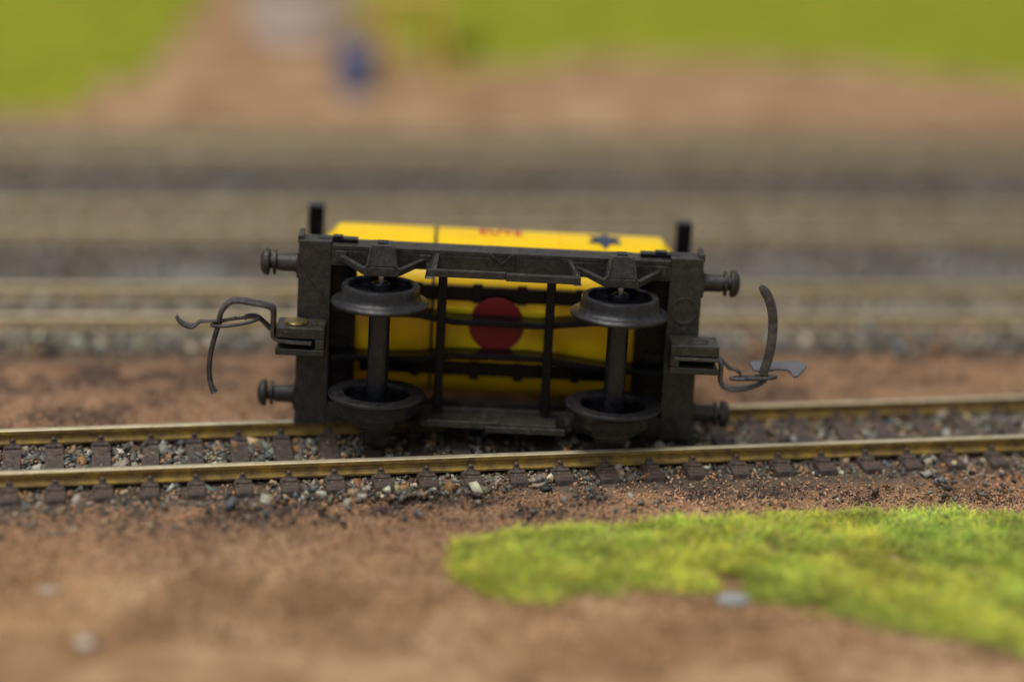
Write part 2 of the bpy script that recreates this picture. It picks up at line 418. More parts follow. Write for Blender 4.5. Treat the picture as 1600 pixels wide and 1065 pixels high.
SP = .534
def track_stones():
    r = np.random.default_rng(11); P = []; S = []; K = []
    # near track: between the rails, fine layered stones; and a thin strip in front of it
    def add(n, tr, ulo, uhi, vlo, vhi, s0, s1, zlo, zhi, thin=None):
        u = r.uniform(ulo, uhi, n); v = r.uniform(vlo, vhi, n)
        on = np.abs((u+SP/2) % SP-SP/2) < .15
        k = ~((on) & (v > -.50) & (v < GAUGE+.50) & (r.random(n) < .82)); u, v = u[k], v[k]; n = len(u)
        if thin is not None:
            k = r.random(n) < thin(u, v); u, v = u[k], v[k]
        x, y = track_xy(u, v, tr); m = len(u)
        s = r.uniform(s0, s1, m)*r.choice([1, 1, 1, 1.5], m)
        z = r.uniform(zlo, zhi, m)+.020
        P.append(np.stack([x, y, z], -1)); S.append(s); K.append(pick(r, PAL_ST, W_ST, m, .25))
    T = TRACKS[0]
    add(5200, T, -5, 16, .10, GAUGE-.10, .030, .062, -.27, -.215); add(3500, T, -5, 16, .10, GAUGE-.10, .014, .028, -.24, -.195)
    def frontthin(u, v):
        dens = .25+.75*np.clip((fbm(u, v, .45, 2)-.38)*5, 0, 1)+.5*np.exp(-((u-8.3)/2.2)**2)
        edge = np.clip((v+.50+.30*np.exp(-((u-8.0)/2.5)**2)*-1+.05)/.18+1, 0, 1)
        return dens*edge
    add(6500, T, -5, 16, -.95, -.06, .024, .052, -.29, -.225, frontthin); add(6000, T, -5, 16, -1.0, -.06, .010, .022, -.27, -.22, frontthin)
    add(900, T, -5, 16, GAUGE+.05, GAUGE+.30, .022, .045, -.28, -.23)
    add(260, T, -5, 16, -1.3, -.6, .022, .040, -.27, -.25)
    for i, tr in enumerate(TRACKS[1:]):
        add([11000, 8500, 7500][i], tr, -9-3*i, 24+4*i, [-.9, -1.3, -2.4][i], GAUGE+[1.4, 1.9, .9][i], .045, .085, -.30, -.21)
    P_ = np.concatenate(P); S_ = np.concatenate(S); K_ = np.concatenate(K)
    # paler stones heaped beside the second track
    for cx, cy, rx, ry in ((-4.6, 2.75, .9, .45), (-5.2, 2.9, .5, .3), (3.9, 4.0, .8, .35), (6.9, 4.15, 1.2, .45), (5.6, 2.35, .5, .25), (1.9, 3.7, .6, .3)):
        w_ = np.exp(-(((P_[:, 0]-cx)/rx)**2+((P_[:, 1]-cy)/ry)**2))[:, None]
        K_ = K_*(1-w_)+np.array([[.42, .42, .41]])*w_
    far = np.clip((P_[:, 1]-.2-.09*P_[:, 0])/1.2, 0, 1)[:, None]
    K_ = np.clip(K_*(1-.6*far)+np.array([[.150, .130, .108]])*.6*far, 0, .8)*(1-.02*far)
    for tr in TRACKS[1:]:
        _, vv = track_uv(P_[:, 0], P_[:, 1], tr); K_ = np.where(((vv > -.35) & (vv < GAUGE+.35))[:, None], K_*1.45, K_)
    o = scatter_mesh('ballast', P_, S_, K_, M_stone, 'cube', (.35, .8), 5)
    tag(o, kind='stuff')
track_stones()

def brown_turf():
    r = np.random.default_rng(21)
    # crumbs and short fibres of flock, densest where the photograph is in focus
    def field(n, x0, x1, y0, y1):
        x = r.uniform(x0, x1, n); y = r.uniform(y0, y1, n)
        k = r.random(n) < (1-bedmask(x, y)*(.80-.2*np.clip((-4.6-y)/.6, 0, 1))); return x[k], y[k]
    xs, ys = [], []
    for a in ((60000, -8.5, 8.5, -8.5, -3.2), (26000, -9, 9, -4, 1.6), (5000, -9, 9, -11, -8), (9000, -14, 14, 1.6, 9)):
        x, y = field(*a); xs.append(x); ys.append(y)
    x = np.concatenate(xs); y = np.concatenate(ys)
    n = len(x)
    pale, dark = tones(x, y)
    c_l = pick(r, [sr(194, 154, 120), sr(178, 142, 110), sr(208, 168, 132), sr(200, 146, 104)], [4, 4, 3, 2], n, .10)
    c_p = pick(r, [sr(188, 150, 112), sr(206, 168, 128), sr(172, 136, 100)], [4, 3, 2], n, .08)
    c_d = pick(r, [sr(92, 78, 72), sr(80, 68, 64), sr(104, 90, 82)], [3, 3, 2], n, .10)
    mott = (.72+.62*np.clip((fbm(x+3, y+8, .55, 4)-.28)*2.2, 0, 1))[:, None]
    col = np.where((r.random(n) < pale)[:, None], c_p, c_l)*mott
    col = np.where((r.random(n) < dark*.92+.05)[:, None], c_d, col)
    z = ground_z(x, y)+r.uniform(-.005, .02, n)
    o = scatter_mesh('brown_turf', np.stack([x, y, z], -1), r.uniform(.007, .019, n), col, M_crumb, 'cube', (.5, 1.0), 9)
    tag(o, kind='stuff')
    m = 60000
    x = r.uniform(-8.5, 8.5, m); y = r.uniform(-7, 1.0, m); k = r.random(m) < (1-bedmask(x, y)*.9); x, y = x[k], y[k]; m = len(x)
    z = ground_z(x, y)
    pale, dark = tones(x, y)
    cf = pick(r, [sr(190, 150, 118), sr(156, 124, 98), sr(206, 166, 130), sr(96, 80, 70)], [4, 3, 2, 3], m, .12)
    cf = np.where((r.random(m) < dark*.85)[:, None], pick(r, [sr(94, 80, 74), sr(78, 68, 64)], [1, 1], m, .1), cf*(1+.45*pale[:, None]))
    f = fibres(np.stack([x, y, z], -1), r.uniform(.05, .13, m), r.uniform(.003, .006, m), cf, (5, 60), 22, 'brown_fibre', M_crumb)
    tag(f, kind='stuff')
brown_turf()

# ------------------------------------------------------------------ grass
def inside(poly, x, y):
    n = len(poly); r_ = np.zeros(len(x), bool); j = n-1
    for i in range(n):
        xi, yi = poly[i]; xj, yj = poly[j]
        c = ((yi > y) != (yj > y)) & (x < (xj-xi)*(y-yi)/(yj-yi+1e-12)+xi); r_ ^= c; j = i
    return r_
GREENS = [sr(196, 212, 78), sr(216, 216, 80), sr(158, 186, 76), sr(226, 222, 96), sr(116, 148, 68), sr(180, 156, 104)]
def mound(x, y, poly_c, h):
    return h
def grass(name, poly, n, L, Wd, hgt, seed, wob, label_kind='stuff', base_step=.09, greens=GREENS, wts=(5, 4, 4, 2.5, 3, 2.2), lean=(8, 70)):
    r = np.random.default_rng(seed)
    P = np.array(poly); x0, y0 = P.min(0); x1, y1 = P.max(0)
    x = r.uniform(x0, x1, n*3); y = r.uniform(y0, y1, n*3)
    wx = x+(fbm(x, y, 1/wob, 3)-.5)*wob; wy = y+(fbm(x+50, y+50, 1/wob, 3)-.5)*wob
    k = inside(poly, wx, wy) & (inside(poly, wx, wy-.22) | (r.random(len(x)) < .35)) & (fbm(x+11, y+23, 2.6, 3) > (np.where(x < 1.0, .2, .325) if wob < .5 else .2)); x, y = x[k][:n], y[k][:n]
    bump_ = (fbm(x, y, 1.3/max(hgt*6, .4), 3)-.35)
    z = ground_z(x, y)+np.clip(bump_, 0, 1)*hgt*1.3
    m = len(x)
    tone = fbm(x+7, y+3, 1.1, 3)
    c = pick(r, greens, wts, m, .14)
    yel = np.clip((tone-.5)*4, -1, 1)[:, None]
    t2 = np.clip((fbm(x+70, y+13, 2.6, 3)-.5)*3.2, -1, 1)[:, None]
    c = c*(1+yel*np.array([[.16, .04, -.05]]))*(1+.34*t2)
    return np.stack([x, y, z], -1), r.uniform(L[0], L[1], m), r.uniform(Wd[0], Wd[1], m), c
# foreground patch
polyF = [(-0.65, -6.44), (-0.53, -5.97), (-0.08, -5.58), (0.79, -5.33), (1.51, -5.20), (2.24, -5.12), (3.0, -4.92), (3.75, -4.72), (4.87, -4.64), (5.99, -4.58), (8.5, -4.4), (8.6, -9.2), (7.2, -8.85), (6.26, -8.55), (5.19, -8.2), (4.63, -7.9), (4.03, -7.6), (3.42, -7.32), (2.78, -7.12), (2.25, -6.98), (1.79, -6.80), (1.03, -6.86), (0.62, -7.15), (0.08, -7.2), (-0.4, -6.96)]
p, l, wd, c = grass('grass', polyF, 120000, (.10, .26), (.003, .006), .10, 31, .35)
tag(fibres(p, l, wd, c, (0, 42), 32, 'grass', M_fibre, 1.1), kind='stuff')
# background patches (bigger blades, a low turf mat beneath them)
def turf_mat(poly, col0, col1, step, hgt, wob, name):
    P = np.array(poly); x0, y0 = P.min(0); x1, y1 = P.max(0)
    xs = np.arange(x0, x1+step, step); ys = np.arange(y0, y1+step, step)
    X, Y = np.meshgrid(xs, ys); wx = X+(fbm(X, Y, 1/wob, 3)-.5)*wob; wy = Y+(fbm(X+50, Y+50, 1/wob, 3)-.5)*wob
    ins = inside(poly, wx.ravel(), wy.ravel()).reshape(X.shape)
    Z = ground_z(X, Y)+hgt*(.4+.9*fbm(X, Y, 1.5, 3)); Z = np.where(ins, Z, ground_z(X, Y)-.1)
    idx = np.arange(X.size).reshape(X.shape)
    q = np.stack([idx[:-1, :-1], idx[:-1, 1:], idx[1:, 1:], idx[1:, :-1]], -1).reshape(-1, 4)
    keep = ins.ravel()[q].any(1); q = q[keep]
    used, inv = np.unique(q, return_inverse=True)
    V = np.stack([X, Y, Z], -1).reshape(-1, 3)[used]
    return V, inv.reshape(-1, 4)
def bg_grass(poly, n, seed, name, greens, wts):
    m, nt, b = newmat(name+'_base'); co = objco(nt)
    rr = ramp(nt, noise(nt, .9, 5, .6, co).outputs[0], [(.35, greens[0]), (.65, greens[1])])
    nt.links.new(rr.outputs[0], b.inputs['Base Color']); b.inputs['Roughness'].default_value = .9; b.inputs['Specular IOR Level'].default_value = .1
    p, l, wd, c = grass(name, poly, n, (.18, .40), (.012, .022), .15, seed, .9, greens=greens, wts=wts)
    o = fibres(p, l, wd, c, (10, 75), seed+1, name, M_fibre)
    V, F = turf_mat(poly, None, None, .18, .12, .9, name)
    me2 = o.data; me2.materials.append(m)
    bm = bmesh.new(); bm.from_mesh(me2)
    vs_ = [bm.verts.new(v) for v in V]
    for f in F:
        fc = bm.faces.new([vs_[i] for i in f]); fc.material_index = 1; fc.smooth = True
    bm.to_mesh(me2); bm.free(); tag(o, kind='stuff')
GB = [sr(132, 140, 38), sr(152, 156, 44), sr(116, 128, 36), sr(146, 150, 60)]
bg_grass([(-26, 11.2), (-11.15, 12.0), (-8.9, 12.4), (-8.2, 12.5), (-8.1, 13.9), (-7.5, 15.2), (-7.1, 16.6), (-7.2, 23), (-8, 34), (-30, 40)], 26000, 41, 'grass', GB, (4, 4, 2, 2))
bg_grass([(-3.7, 25.28), (-3.3, 20.33), (-2.24, 17.6), (-1.17, 16.3), (-0.18, 16.75), (1.11, 17.66), (2.43, 18.13), (4.4, 18.13), (6.35, 18.1), (8.16, 17.7), (9.91, 17.0), (11.73, 16.8), (30, 16.4), (34, 38), (14, 46), (-6, 44)], 42000, 51, 'grass', GB, (4, 4, 2, 2))

# ------------------------------------------------------------------ tracks
def rail_profile():
    h = [(-.085, -.167), (.085, -.167), (.085, -.147), (.030, -.133), (.019, -.122), (.019, -.070), (.045, -.052), (.045, -.010), (.034, 0), (-.034, 0), (-.045, -.010), (-.045, -.052), (-.019, -.070), (-.019, -.122), (-.030, -.133), (-.085, -.147)]
    return h
def build_rail(parent, v, u0, u1, mat):
    mb = MB(); n = int((u1-u0)/1.0)
    pr = rail_profile(); k = len(pr); V = []; F = []
    for i in range(n+1):
        u = u0+(u1-u0)*i/n
        for (a, b) in pr: V.append((u, v+a, b))
    for i in range(n):
        for j in range(k): F.append((i*k+j, i*k+(j+1) % k, (i+1)*k+(j+1) % k, (i+1)*k+j))
    F.append(tuple(range(k-1, -1, -1))); F.append(tuple(n*k+j for j in range(k)))
    mb.add(V, F); o = mb.build('rail', mat, parent); return o
def sleeper_mesh():
    mb = MB(); w0, w1 = .108, .125
    mb.hexa([(-w1, -.46, -.34), (w1, -.46, -.34), (w1, GAUGE+.46, -.34), (-w1, GAUGE+.46, -.34)],
            [(-w0, -.44, -.192), (w0, -.44, -.192), (w0, GAUGE+.44, -.192), (-w0, GAUGE+.44, -.192)])
    return mb
def chair_mesh(v):
    mb = MB()
    mb.box(-.09, .09, v-.20, v-.088, -.200, -.166); mb.box(-.09, .09, v+.088, v+.20, -.200, -.166)
    mb.box(-.075, .075, v-.12, v+.12, -.199, -.187)
    for s in (-1, 1):
        mb.hexa([(-.045, v+s*.10-.03, -.17), (.045, v+s*.10-.03, -.17), (.045, v+s*.10+.035, -.17), (-.045, v+s*.10+.035, -.17)],
                [(-.035, v+s*.085-.02, -.125), (.035, v+s*.085-.02, -.125), (.035, v+s*.085+.03, -.125), (-.035, v+s*.085+.03, -.125)])
        mb.lathe([(.030, -.125), (.030, -.105), (.018, -.096)], (0, v+s*.092, 0), 'z', 10)
    return mb
LAB = ['nearest brass-coloured model railway track, with the tipped tank wagon lying on it',
       'blurred second track directly behind the tipped tank wagon',
       'blurred third track, the middle one of those behind the wagon',
       'farthest blurred track, next to the brown ground and green grass']
SP = .534
for i, tr in enumerate(TRACKS):
    root = empty('railway_track', (tr[0], tr[1], 0), (0, 0, tr[2]))
    tag(root, LAB[i], 'railway track', 'parallel tracks of the model railway')
    lo, hi = ([-13, 25] if i == 0 else [-16-4*i, 36+4*i])
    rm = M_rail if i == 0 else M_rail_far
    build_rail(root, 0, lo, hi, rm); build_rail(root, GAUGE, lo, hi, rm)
    us = [k*SP for k in range(-14, 43)] if i == 0 else [k*SP for k in range(-22, 60)]
    if i == 0:
        sm = sleeper_mesh().build('sleeper', M_sleeper, root, .012)
        c1 = chair_mesh(0).build('rail_chair', M_sleeper, sm, .006); c2 = chair_mesh(GAUGE).build('rail_chair', M_sleeper, sm, .006)
        proto = (sm, c1, c2)
    if i == 1:
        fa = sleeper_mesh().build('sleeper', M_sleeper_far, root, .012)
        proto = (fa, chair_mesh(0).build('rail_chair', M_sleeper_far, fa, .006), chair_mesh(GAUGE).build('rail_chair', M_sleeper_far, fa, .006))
    for j, u in enumerate(us):
        if i < 2 and j == 0:
            s_ = proto[0]
        else:
            s_ = proto[0].copy(); C.objects.link(s_); s_.parent = root
            for c_ in proto[1:]:
                d_ = c_.copy(); C.objects.link(d_); d_.parent = s_
        s_.location = (u+random.uniform(-.012, .012), random.uniform(-.01, .01), random.uniform(-.004, .0)+.023)
        s_.rotation_euler = (random.uniform(-.006, .006), random.uniform(-.02, .02), random.uniform(-.03, .03))
        s_.scale = (random.uniform(.93, 1.06), 1, 1)

# ------------------------------------------------------------------ tank wagon, lying on its side
WO = Vector((-0.17664, -2.99, 1.070)); WR = Euler((math.radians(-4), math.radians(1.35), math.radians(1.0)), 'XYZ')
HB = 1.15                                        # half width of the frame: root sits at its lower edge
root = empty('tank_wagon', WO+WR.to_matrix() @ Vector((0, 0, -HB)), tuple(WR))
tag(root, 'yellow tank wagon with black underframe tipped on its side on the nearest track', 'model wagon')
S = (0, 0, HB)                                   # part coordinates: x along, y towards the roof, z across
def B(mb, name, mat, par=root, bevel=.01, smooth=False, label=None, seg=2):
    return mb.build(name, mat, par, bevel, smooth, S, label, seg)

# headstocks
for s in (-1, 1):
    mb = MB(); mb.box(min(s*2.02, s*2.41), max(s*2.02, s*2.41), 0, .33, -1.14, 1.14)
    B(mb, 'headstock', M_frame, bevel=.012)
    # raised end plates of the headstock
    for t in (-1, 1):
        hs = MB(); hs.box(*sorted((s*2.36, s*2.425)), .03, .40, *sorted((t*1.10, t*1.19)))
        B(hs, 'corner_lug', M_frame, bevel=.008)
# moulded ring on the right headstock
ring = MB(); pts = [(2.215+.155*math.cos(t), -.004, .50+.155*math.sin(t)) for t in np.linspace(0, 2*math.pi, 40, endpoint=False)]
ring.tube(pts, .011, 8, True); B(ring, 'moulded_ring', M_frame, bevel=0, smooth=True)
rb = MB()
for (x0, z0, x1, z1) in ((-2.30, .72, -2.12, .52), (-2.12, .52, -2.06, .35)):
    rb.tube([(x0, -.002, z0), (x1, -.002, z1)], .012, 8)
B(rb, 'moulded_rib', M_frame, bevel=0, smooth=True)
# solebars: channel section, web outwards
for s in (-1, 1):
    mb = MB()
    mb.box(-2.0195, 2.0195, 0.0, .36, min(s*1.04, s*1.10), max(s*1.04, s*1.10))
    mb.box(-2.0195, 2.0195, 0.0, .05, min(s*.85, s*1.0385), max(s*.85, s*1.0385))
    mb.box(-2.0195, 2.0195, .31, .36, min(s*.85, s*1.0385), max(s*.85, s*1.0385))
    o = B(mb, 'solebar', M_frame, bevel=.008)
    # rivets along the top edge
    rv = MB()
    for x in (-1.02, -.25, -.05, .22, .42, .8, 1.1):
        rv.lathe([(.014, 0), (.010, .010)], (x, .20, 1.10), 'z', 8) if s > 0 else None
    if s > 0: B(rv, 'rivet_row', M_frame, o, bevel=0)
    # centre V bracket
    v = MB()
    v.prism([(-.16, -.03, s*1.085), (-.12, -.03, s*1.085), (.0, -.03, s*.97), (.12, -.03, s*1.085), (.16, -.03, s*1.085), (.16, -.03, s*.88), (-.16, -.03, s*.88)], (0, .028, 0))
    for t in (-1, 1):
        v.prism([(t*.15, -.05, s*1.09), (t*.115, -.05, s*1.09), (0, -.05, s*.945), (0, -.05, s*.985)], (0, .045, 0))
    B(v, 'centre_bracket', M_frame, bevel=.005)
    # brake rod standing off the solebar on two end brackets
    b = MB(); zc = s*.925
    b.box(-.87, .055, -.43, -.37, zc-.045, zc+.045); b.box(.055, .93, -.45, -.36, zc-.055, zc+.035) if s > 0 else b.box(-.10, .86, -.46, -.38, zc-.075, zc+.0)
    if s < 0: b.box(-.86, .75, -.38, -.02, zc-.02, zc+.02)
    B(b, 'brake_rod', M_frame, bevel=.010)
    for (xx, dx) in ((-.85, -.0), (.90, 0.0)):
        e = MB()
        sg = 1 if xx < 0 else -1
        e.prism([(xx-.05, -.46, zc-.065*s), (xx+.05, -.46, zc-.065*s), (xx+.04+sg*.05, -.30, zc+.06*s), (xx+sg*.09+.02, -.01, s*1.06), (xx+sg*.09-.03, -.01, s*1.06), (xx-.03, -.40, zc+.05*s)], (0.0, .05, 0))
        e.box(xx-.035, xx+.035, -.42, -.002, min(s*.88, s*.95), max(s*.88, s*.95))
        B(e, 'rod_bracket', M_frame, bevel=.006)

# axle guards with axle boxes
for sx in (-1, 1):
    ax = sx*1.405
    for s in (-1, 1):
        o = MB()
        def zz(a, b): return (min(s*a, s*b), max(s*a, s*b))
        z0, z1 = zz(.885, .995)
        o.hexa([(ax-.205, -.56, z0), (ax+.205, -.56, z0), (ax+.13, .02, z0), (ax-.13, .02, z0)], [(ax-.205, -.56, z1), (ax+.205, -.56, z1), (ax+.13, .02, z1), (ax-.13, .02, z1)])
        for t in (-1, 1):       # raking stays from the box foot up to the solebar
            o.hexa([(ax+t*.185-.035, -.53, s*.89), (ax+t*.185+.035, -.53, s*.89), (ax+t*.50+.03, -.005, s*.93), (ax+t*.50-.045, -.005, s*.93)],
                   [(ax+t*.185-.035, -.53, s*.97), (ax+t*.185+.035, -.53, s*.97), (ax+t*.50+.03, -.005, s*.995), (ax+t*.50-.045, -.005, s*.995)])
            o.box(ax+t*.50-.07, ax+t*.50+.07, -.04, .02, *zz(.90, 1.04))
        g_ = B(o, 'axle_guard', M_frame, bevel=.010)
        x_ = MB(); tip = 1.255 if s > 0 else 1.22
        x_.hexa([(ax-.180, -.555, s*.996), (ax+.180, -.555, s*.996), (ax+.15, -.24, s*.996), (ax-.15, -.24, s*.996)],
                [(ax-.135, -.50, s*tip), (ax+.135, -.50, s*tip), (ax+.12, -.28, s*tip), (ax-.12, -.28, s*tip)])
        x_.box(ax-.10, ax+.10, -.26, .0, *zz(.996, 1.10))
        for t in (-1, 1):
            x_.hexa([(ax+t*.165-.02, -.575, s*.997), (ax+t*.165+.02, -.575, s*.997), (ax+t*.165+.02, -.30, s*.997), (ax+t*.165-.02, -.30, s*.997)],
                    [(ax+t*.125-.018, -.515, s*(tip-.02)), (ax+t*.125+.018, -.515, s*(tip-.02)), (ax+t*.125+.018, -.30, s*(tip-.02)), (ax+t*.125-.018, -.30, s*(tip-.02))])
        B(x_, 'axle_box', M_frame, g_, bevel=.014)
        bf = MB(); bf.box(ax-.06, ax+.06, -.46, -.31, *zz(tip+.001, tip+.012)); B(bf, 'box_lid', M_gloss, g_, bevel=.003)

# wheelsets
def wheel_profile(s):
    # from the hub outwards (outer face), tread, flange, inner face
    p = [(.055, .81), (.085, .81), (.110, .795), (.125, .72), (.32, .695), (.358, .710), (.380, .770), (.390, .783), (.405, .787), (.448, .780), (.458, .762), (.461, .70), (.470, .640),
         (.488, .620), (.540, .605), (.566, .592), (.578, .572), (.574, .548), (.550, .535), (.420, .533), (.398, .540), (.382, .57), (.365, .655), (.33, .665), (.17, .665), (.15, .64), (.055, .64)]
    return [(r_, s*h) for r_, h in p]
for sx in (-1, 1):
    ax = sx*1.405
    a = MB(); a.lathe([(.122, -.648), (.126, -.40), (.126, .40), (.122, .648)], (ax, -.51, 0), 'z', 32)
    axo = B(a, 'axle', M_axle, bevel=0, smooth=True)
    pin = MB(); pin.lathe([(.036, -.90), (.036, .90)], (ax, -.51, 0), 'z', 16)
    B(pin, 'axle_pin', M_steel, axo, bevel=0, smooth=True)
    for s in (-1, 1):
        wmb = MB(); wmb.lathe(wheel_profile(s)+[(.055, s*.81)], (ax, -.51, 0), 'z', 72, cap=False)
        wo = B(wmb, 'wheel', M_wheel, axo, bevel=0, smooth=True)
        wo.data.materials.append(M_gloss)
        for p_ in wo.data.polygons:
            if math.hypot(p_.center.x-ax, p_.center.y+.51) < .374: p_.material_index = 1

# cross beams
for xx in (-.685, .610):
    m_ = MB(); m_.box(xx-.055, xx+.055, -.10, .02, -.848, .848)
    m_.box(xx-.075, xx+.075, -.085, .0, -.80, -.70)
    B(m_, 'cross_beam', M_gloss, bevel=.012)
# centre sills, spreading towards the ends
for s in (-1, 1):
    m_ = MB()
    xs = [-2.018, -1.35, -.95, -.55, .50, .90, 1.30, 2.018]; zs = [.30, .29, .275, .215, .205, .25, .30, .31]
    for i in range(len(xs)-1):
        a0, a1 = xs[i], xs[i+1]; b0, b1 = s*zs[i], s*zs[i+1]; h = .038
        m_.hexa([(a0, .022, b0-h), (a1, .022, b1-h), (a1, .34, b1-h), (a0, .34, b0-h)], [(a0, .022, b0+h), (a1, .022, b1+h), (a1, .34, b1+h), (a0, .34, b0+h)])
    o = m_.build('centre_sill', M_gloss, root, 0, False, S)
    bm = bmesh.new(); bm.from_mesh(o.data); bmesh.ops.remove_doubles(bm, verts=bm.verts, dist=.0005)
    # drop the inner faces shared by two segments
    dup = {}
    for f in bm.faces: dup.setdefault(tuple(sorted(v.index for v in f.verts)), []).append(f)
    bmesh.ops.delete(bm, geom=[f for l_ in dup.values() if len(l_) > 1 for f in l_], context='FACES')
    bm.to_mesh(o.data); bm.free()
    bv_ = o.modifiers.new('bevel', 'BEVEL'); bv_.width = .016; bv_.segments = 2; bv_.limit_method = 'ANGLE'; bv_.angle_limit = math.radians(50)
# cradle rails that hold the tank
for s in (-1, 1):
    m_ = MB(); m_.box(-1.66, 1.56, .40, .74, min(s*.38, s*.56), max(s*.38, s*.56))
    for xx in (-.26, .28): m_.box(xx-.06, xx+.06, .37, .44, min(s*.37, s*.60), max(s*.37, s*.60))
    for xx in (-.98, .98): m_.box(xx-.05, xx+.05, .385, .44, min(s*.37, s*.59), max(s*.37, s*.59))
    B(m_, 'cradle_rail', M_gloss, bevel=.008)
# end platforms
for s in (-1, 1):
    m_ = MB(); x0, x1 = (-2.30, -1.72) if s < 0 else (1.66, 2.30)
    m_.box(x0, x1, .235, .332, -.845, .845)
    for zc in (-.62, -.2, .25, .7): m_.box(x0+.12, x1-.08, .205, .234, zc-.10, zc+.10)
    B(m_, 'end_platform', M_gloss, bevel=.01)
    f_ = MB(); a0, a1 = (-2.20, -1.72) if s < 0 else (1.66, 2.16)
    f_.box(a0, a1, .13, .30, 1.101, 1.145); f_.box(a0+.18, a1-.18, .16, .30, 1.146, 1.165)
    B(f_, 'footplate', M_gloss, bevel=.008)
    # end frame: crosswise head beam on two struts
    e = MB(); xc = s*2.33
    e.box(xc-.10, xc+.10, 1.86, 2.06, -1.10, 1.13)
    e.box(xc-.10, xc+.10, .333, 1.859, .42, .66); e.box(xc-.10, xc+.10, .333, 1.859, -.66, -.42)
    B(e, 'end_frame', M_gloss, bevel=.012)

# tank
TC, TR = 1.37, 1.03
t_ = MB()
prof = [(.0001, -2.22), (.45, -2.215), (.80, -2.19), (.85, -2.17), (.88, -2.145), (1.01, -2.025), (1.027, -2.0), (1.03, -1.97)]
full = prof+[(TR, x) for x in (-.83, -.825)]
P_ = prof+[(TR, -.822), (TR-.03, -.815), (TR-.03, -.785), (TR, -.778), (TR, .735), (TR-.010, .742), (TR-.010, .752), (TR, .759)]+[(r_, -x_) for r_, x_ in prof[::-1]]
t_.lathe([(r_, x_) for r_, x_ in P_], (0, TC, 0), 'x', 128, cap=False)
tank = B(t_, 'tank', M_yel, bevel=0, smooth=True)
# strap in the left seam
st = MB(); st.lathe([(TR-.03, -.814), (TR+.004, -.814), (TR+.004, -.786), (TR-.03, -.786)], (0, TC, 0), 'x', 128, cap=False)
B(st, 'strap', simple('dark_strap', (.05, .045, .03), .6), tank, bevel=0)
# moulded belly plate with the round red plug
pl = MB()
pl.box(-.62, .58, .315, .40, -.31, .31); 
for xx in (-.54, .50): pl.box(xx-.07, xx+.07, .29, .3149, -.22, .22)
B(pl, 'belly_plate', M_yel, tank, bevel=.02, seg=3)
rp = MB(); n = 64
vv = [(-.015+.335*math.cos(2*math.pi*k/n), .300, .125+.335*math.sin(2*math.pi*k/n)) for k in range(n)]
rp.prism(vv, (0, .05, 0)); B(rp, 'round_plug', M_red, tank, bevel=.006, label='dark red round plug in the yellow belly of the tank')
# dome on the roof side
dm = MB(); dm_prof = [(.30, TC+TR-.06), (.30, TC+TR+.16), (.27, TC+TR+.20), (.0001, TC+TR+.21)]
n = 40; V = []; F = []
for r_, h in dm_prof:
    for k in range(n):
        a_ = 2*math.pi*k/n; V.append((r_*math.cos(a_), h, r_*math.sin(a_)))
for j in range(len(dm_prof)-1):
    for k in range(n): F.append((j*n+k, j*n+(k+1) % n, (j+1)*n+(k+1) % n, (j+1)*n+k))
dm.add(V, F); B(dm, 'filler_dome', M_yel, tank, bevel=0, smooth=True)

# printing on the upper flank, bent round the tank
def on_tank(bm_, x0, th0, lift=.008):
    """x -> along; y -> arc length up the flank away from the frame, starting th0 radians below the topmost line"""
    for v in bm_.verts:
        th = th0-v.co.y/TR; rr = TR+lift+v.co.z
        v.co = Vector((x0+v.co.x, TC-rr*math.sin(th), rr*math.cos(th)+HB))
def emblem(name, bm_, mat, x0, th0):
    for k in range(-16, 24):
        bmesh.ops.bisect_plane(bm_, geom=bm_.verts[:]+bm_.edges[:]+bm_.faces[:], plane_co=(0, k*.03, 0), plane_no=(0, 1, 0))
    bmesh.ops.triangulate(bm_, faces=bm_.faces)
    on_tank(bm_, x0, th0)
    me = bpy.data.meshes.new(name); bm_.to_mesh(me); bm_.free(); me.materials.append(mat)
    o = bpy.data.objects.new(name, me); C.objects.link(o); o.parent = tank; return o
cu = bpy.data.curves.new('lettering', 'FONT'); cu.body = 'EUVE'; cu.size = .36; cu.space_character = 1.12; cu.offset = .006
tmp = bpy.data.objects.new('lettering_tmp', cu); C.objects.link(tmp)
dg = bpy.context.evaluated_depsgraph_get(); me_t = bpy.data.meshes.new_from_object(tmp.evaluated_get(dg))
bm_ = bmesh.new(); bm_.from_mesh(me_t); bpy.data.objects.remove(tmp); bpy.data.meshes.remove(me_t)
wmax = max(v.co.x for v in bm_.verts); 
for v in bm_.verts: v.co.x *= .54/wmax
emblem('lettering', bm_, M_txt, -.275, math.radians(7.5))
bm_ = bmesh.new(); R_ = .25
vs_ = [bm_.verts.new((rr*math.cos(math.radians(-90+30*k)), rr*math.sin(math.radians(-90+30*k)), 0)) for k in range(12) for rr in [R_ if k % 2 == 0 else R_/math.sqrt(3)]]
c0 = bm_.verts.new((0, 0, 0))
for k in range(12): bm_.faces.new((c0, vs_[k], vs_[(k+1) % 12]))
emblem('star_emblem', bm_, M_star, 1.29, math.radians(21)-R_/TR)

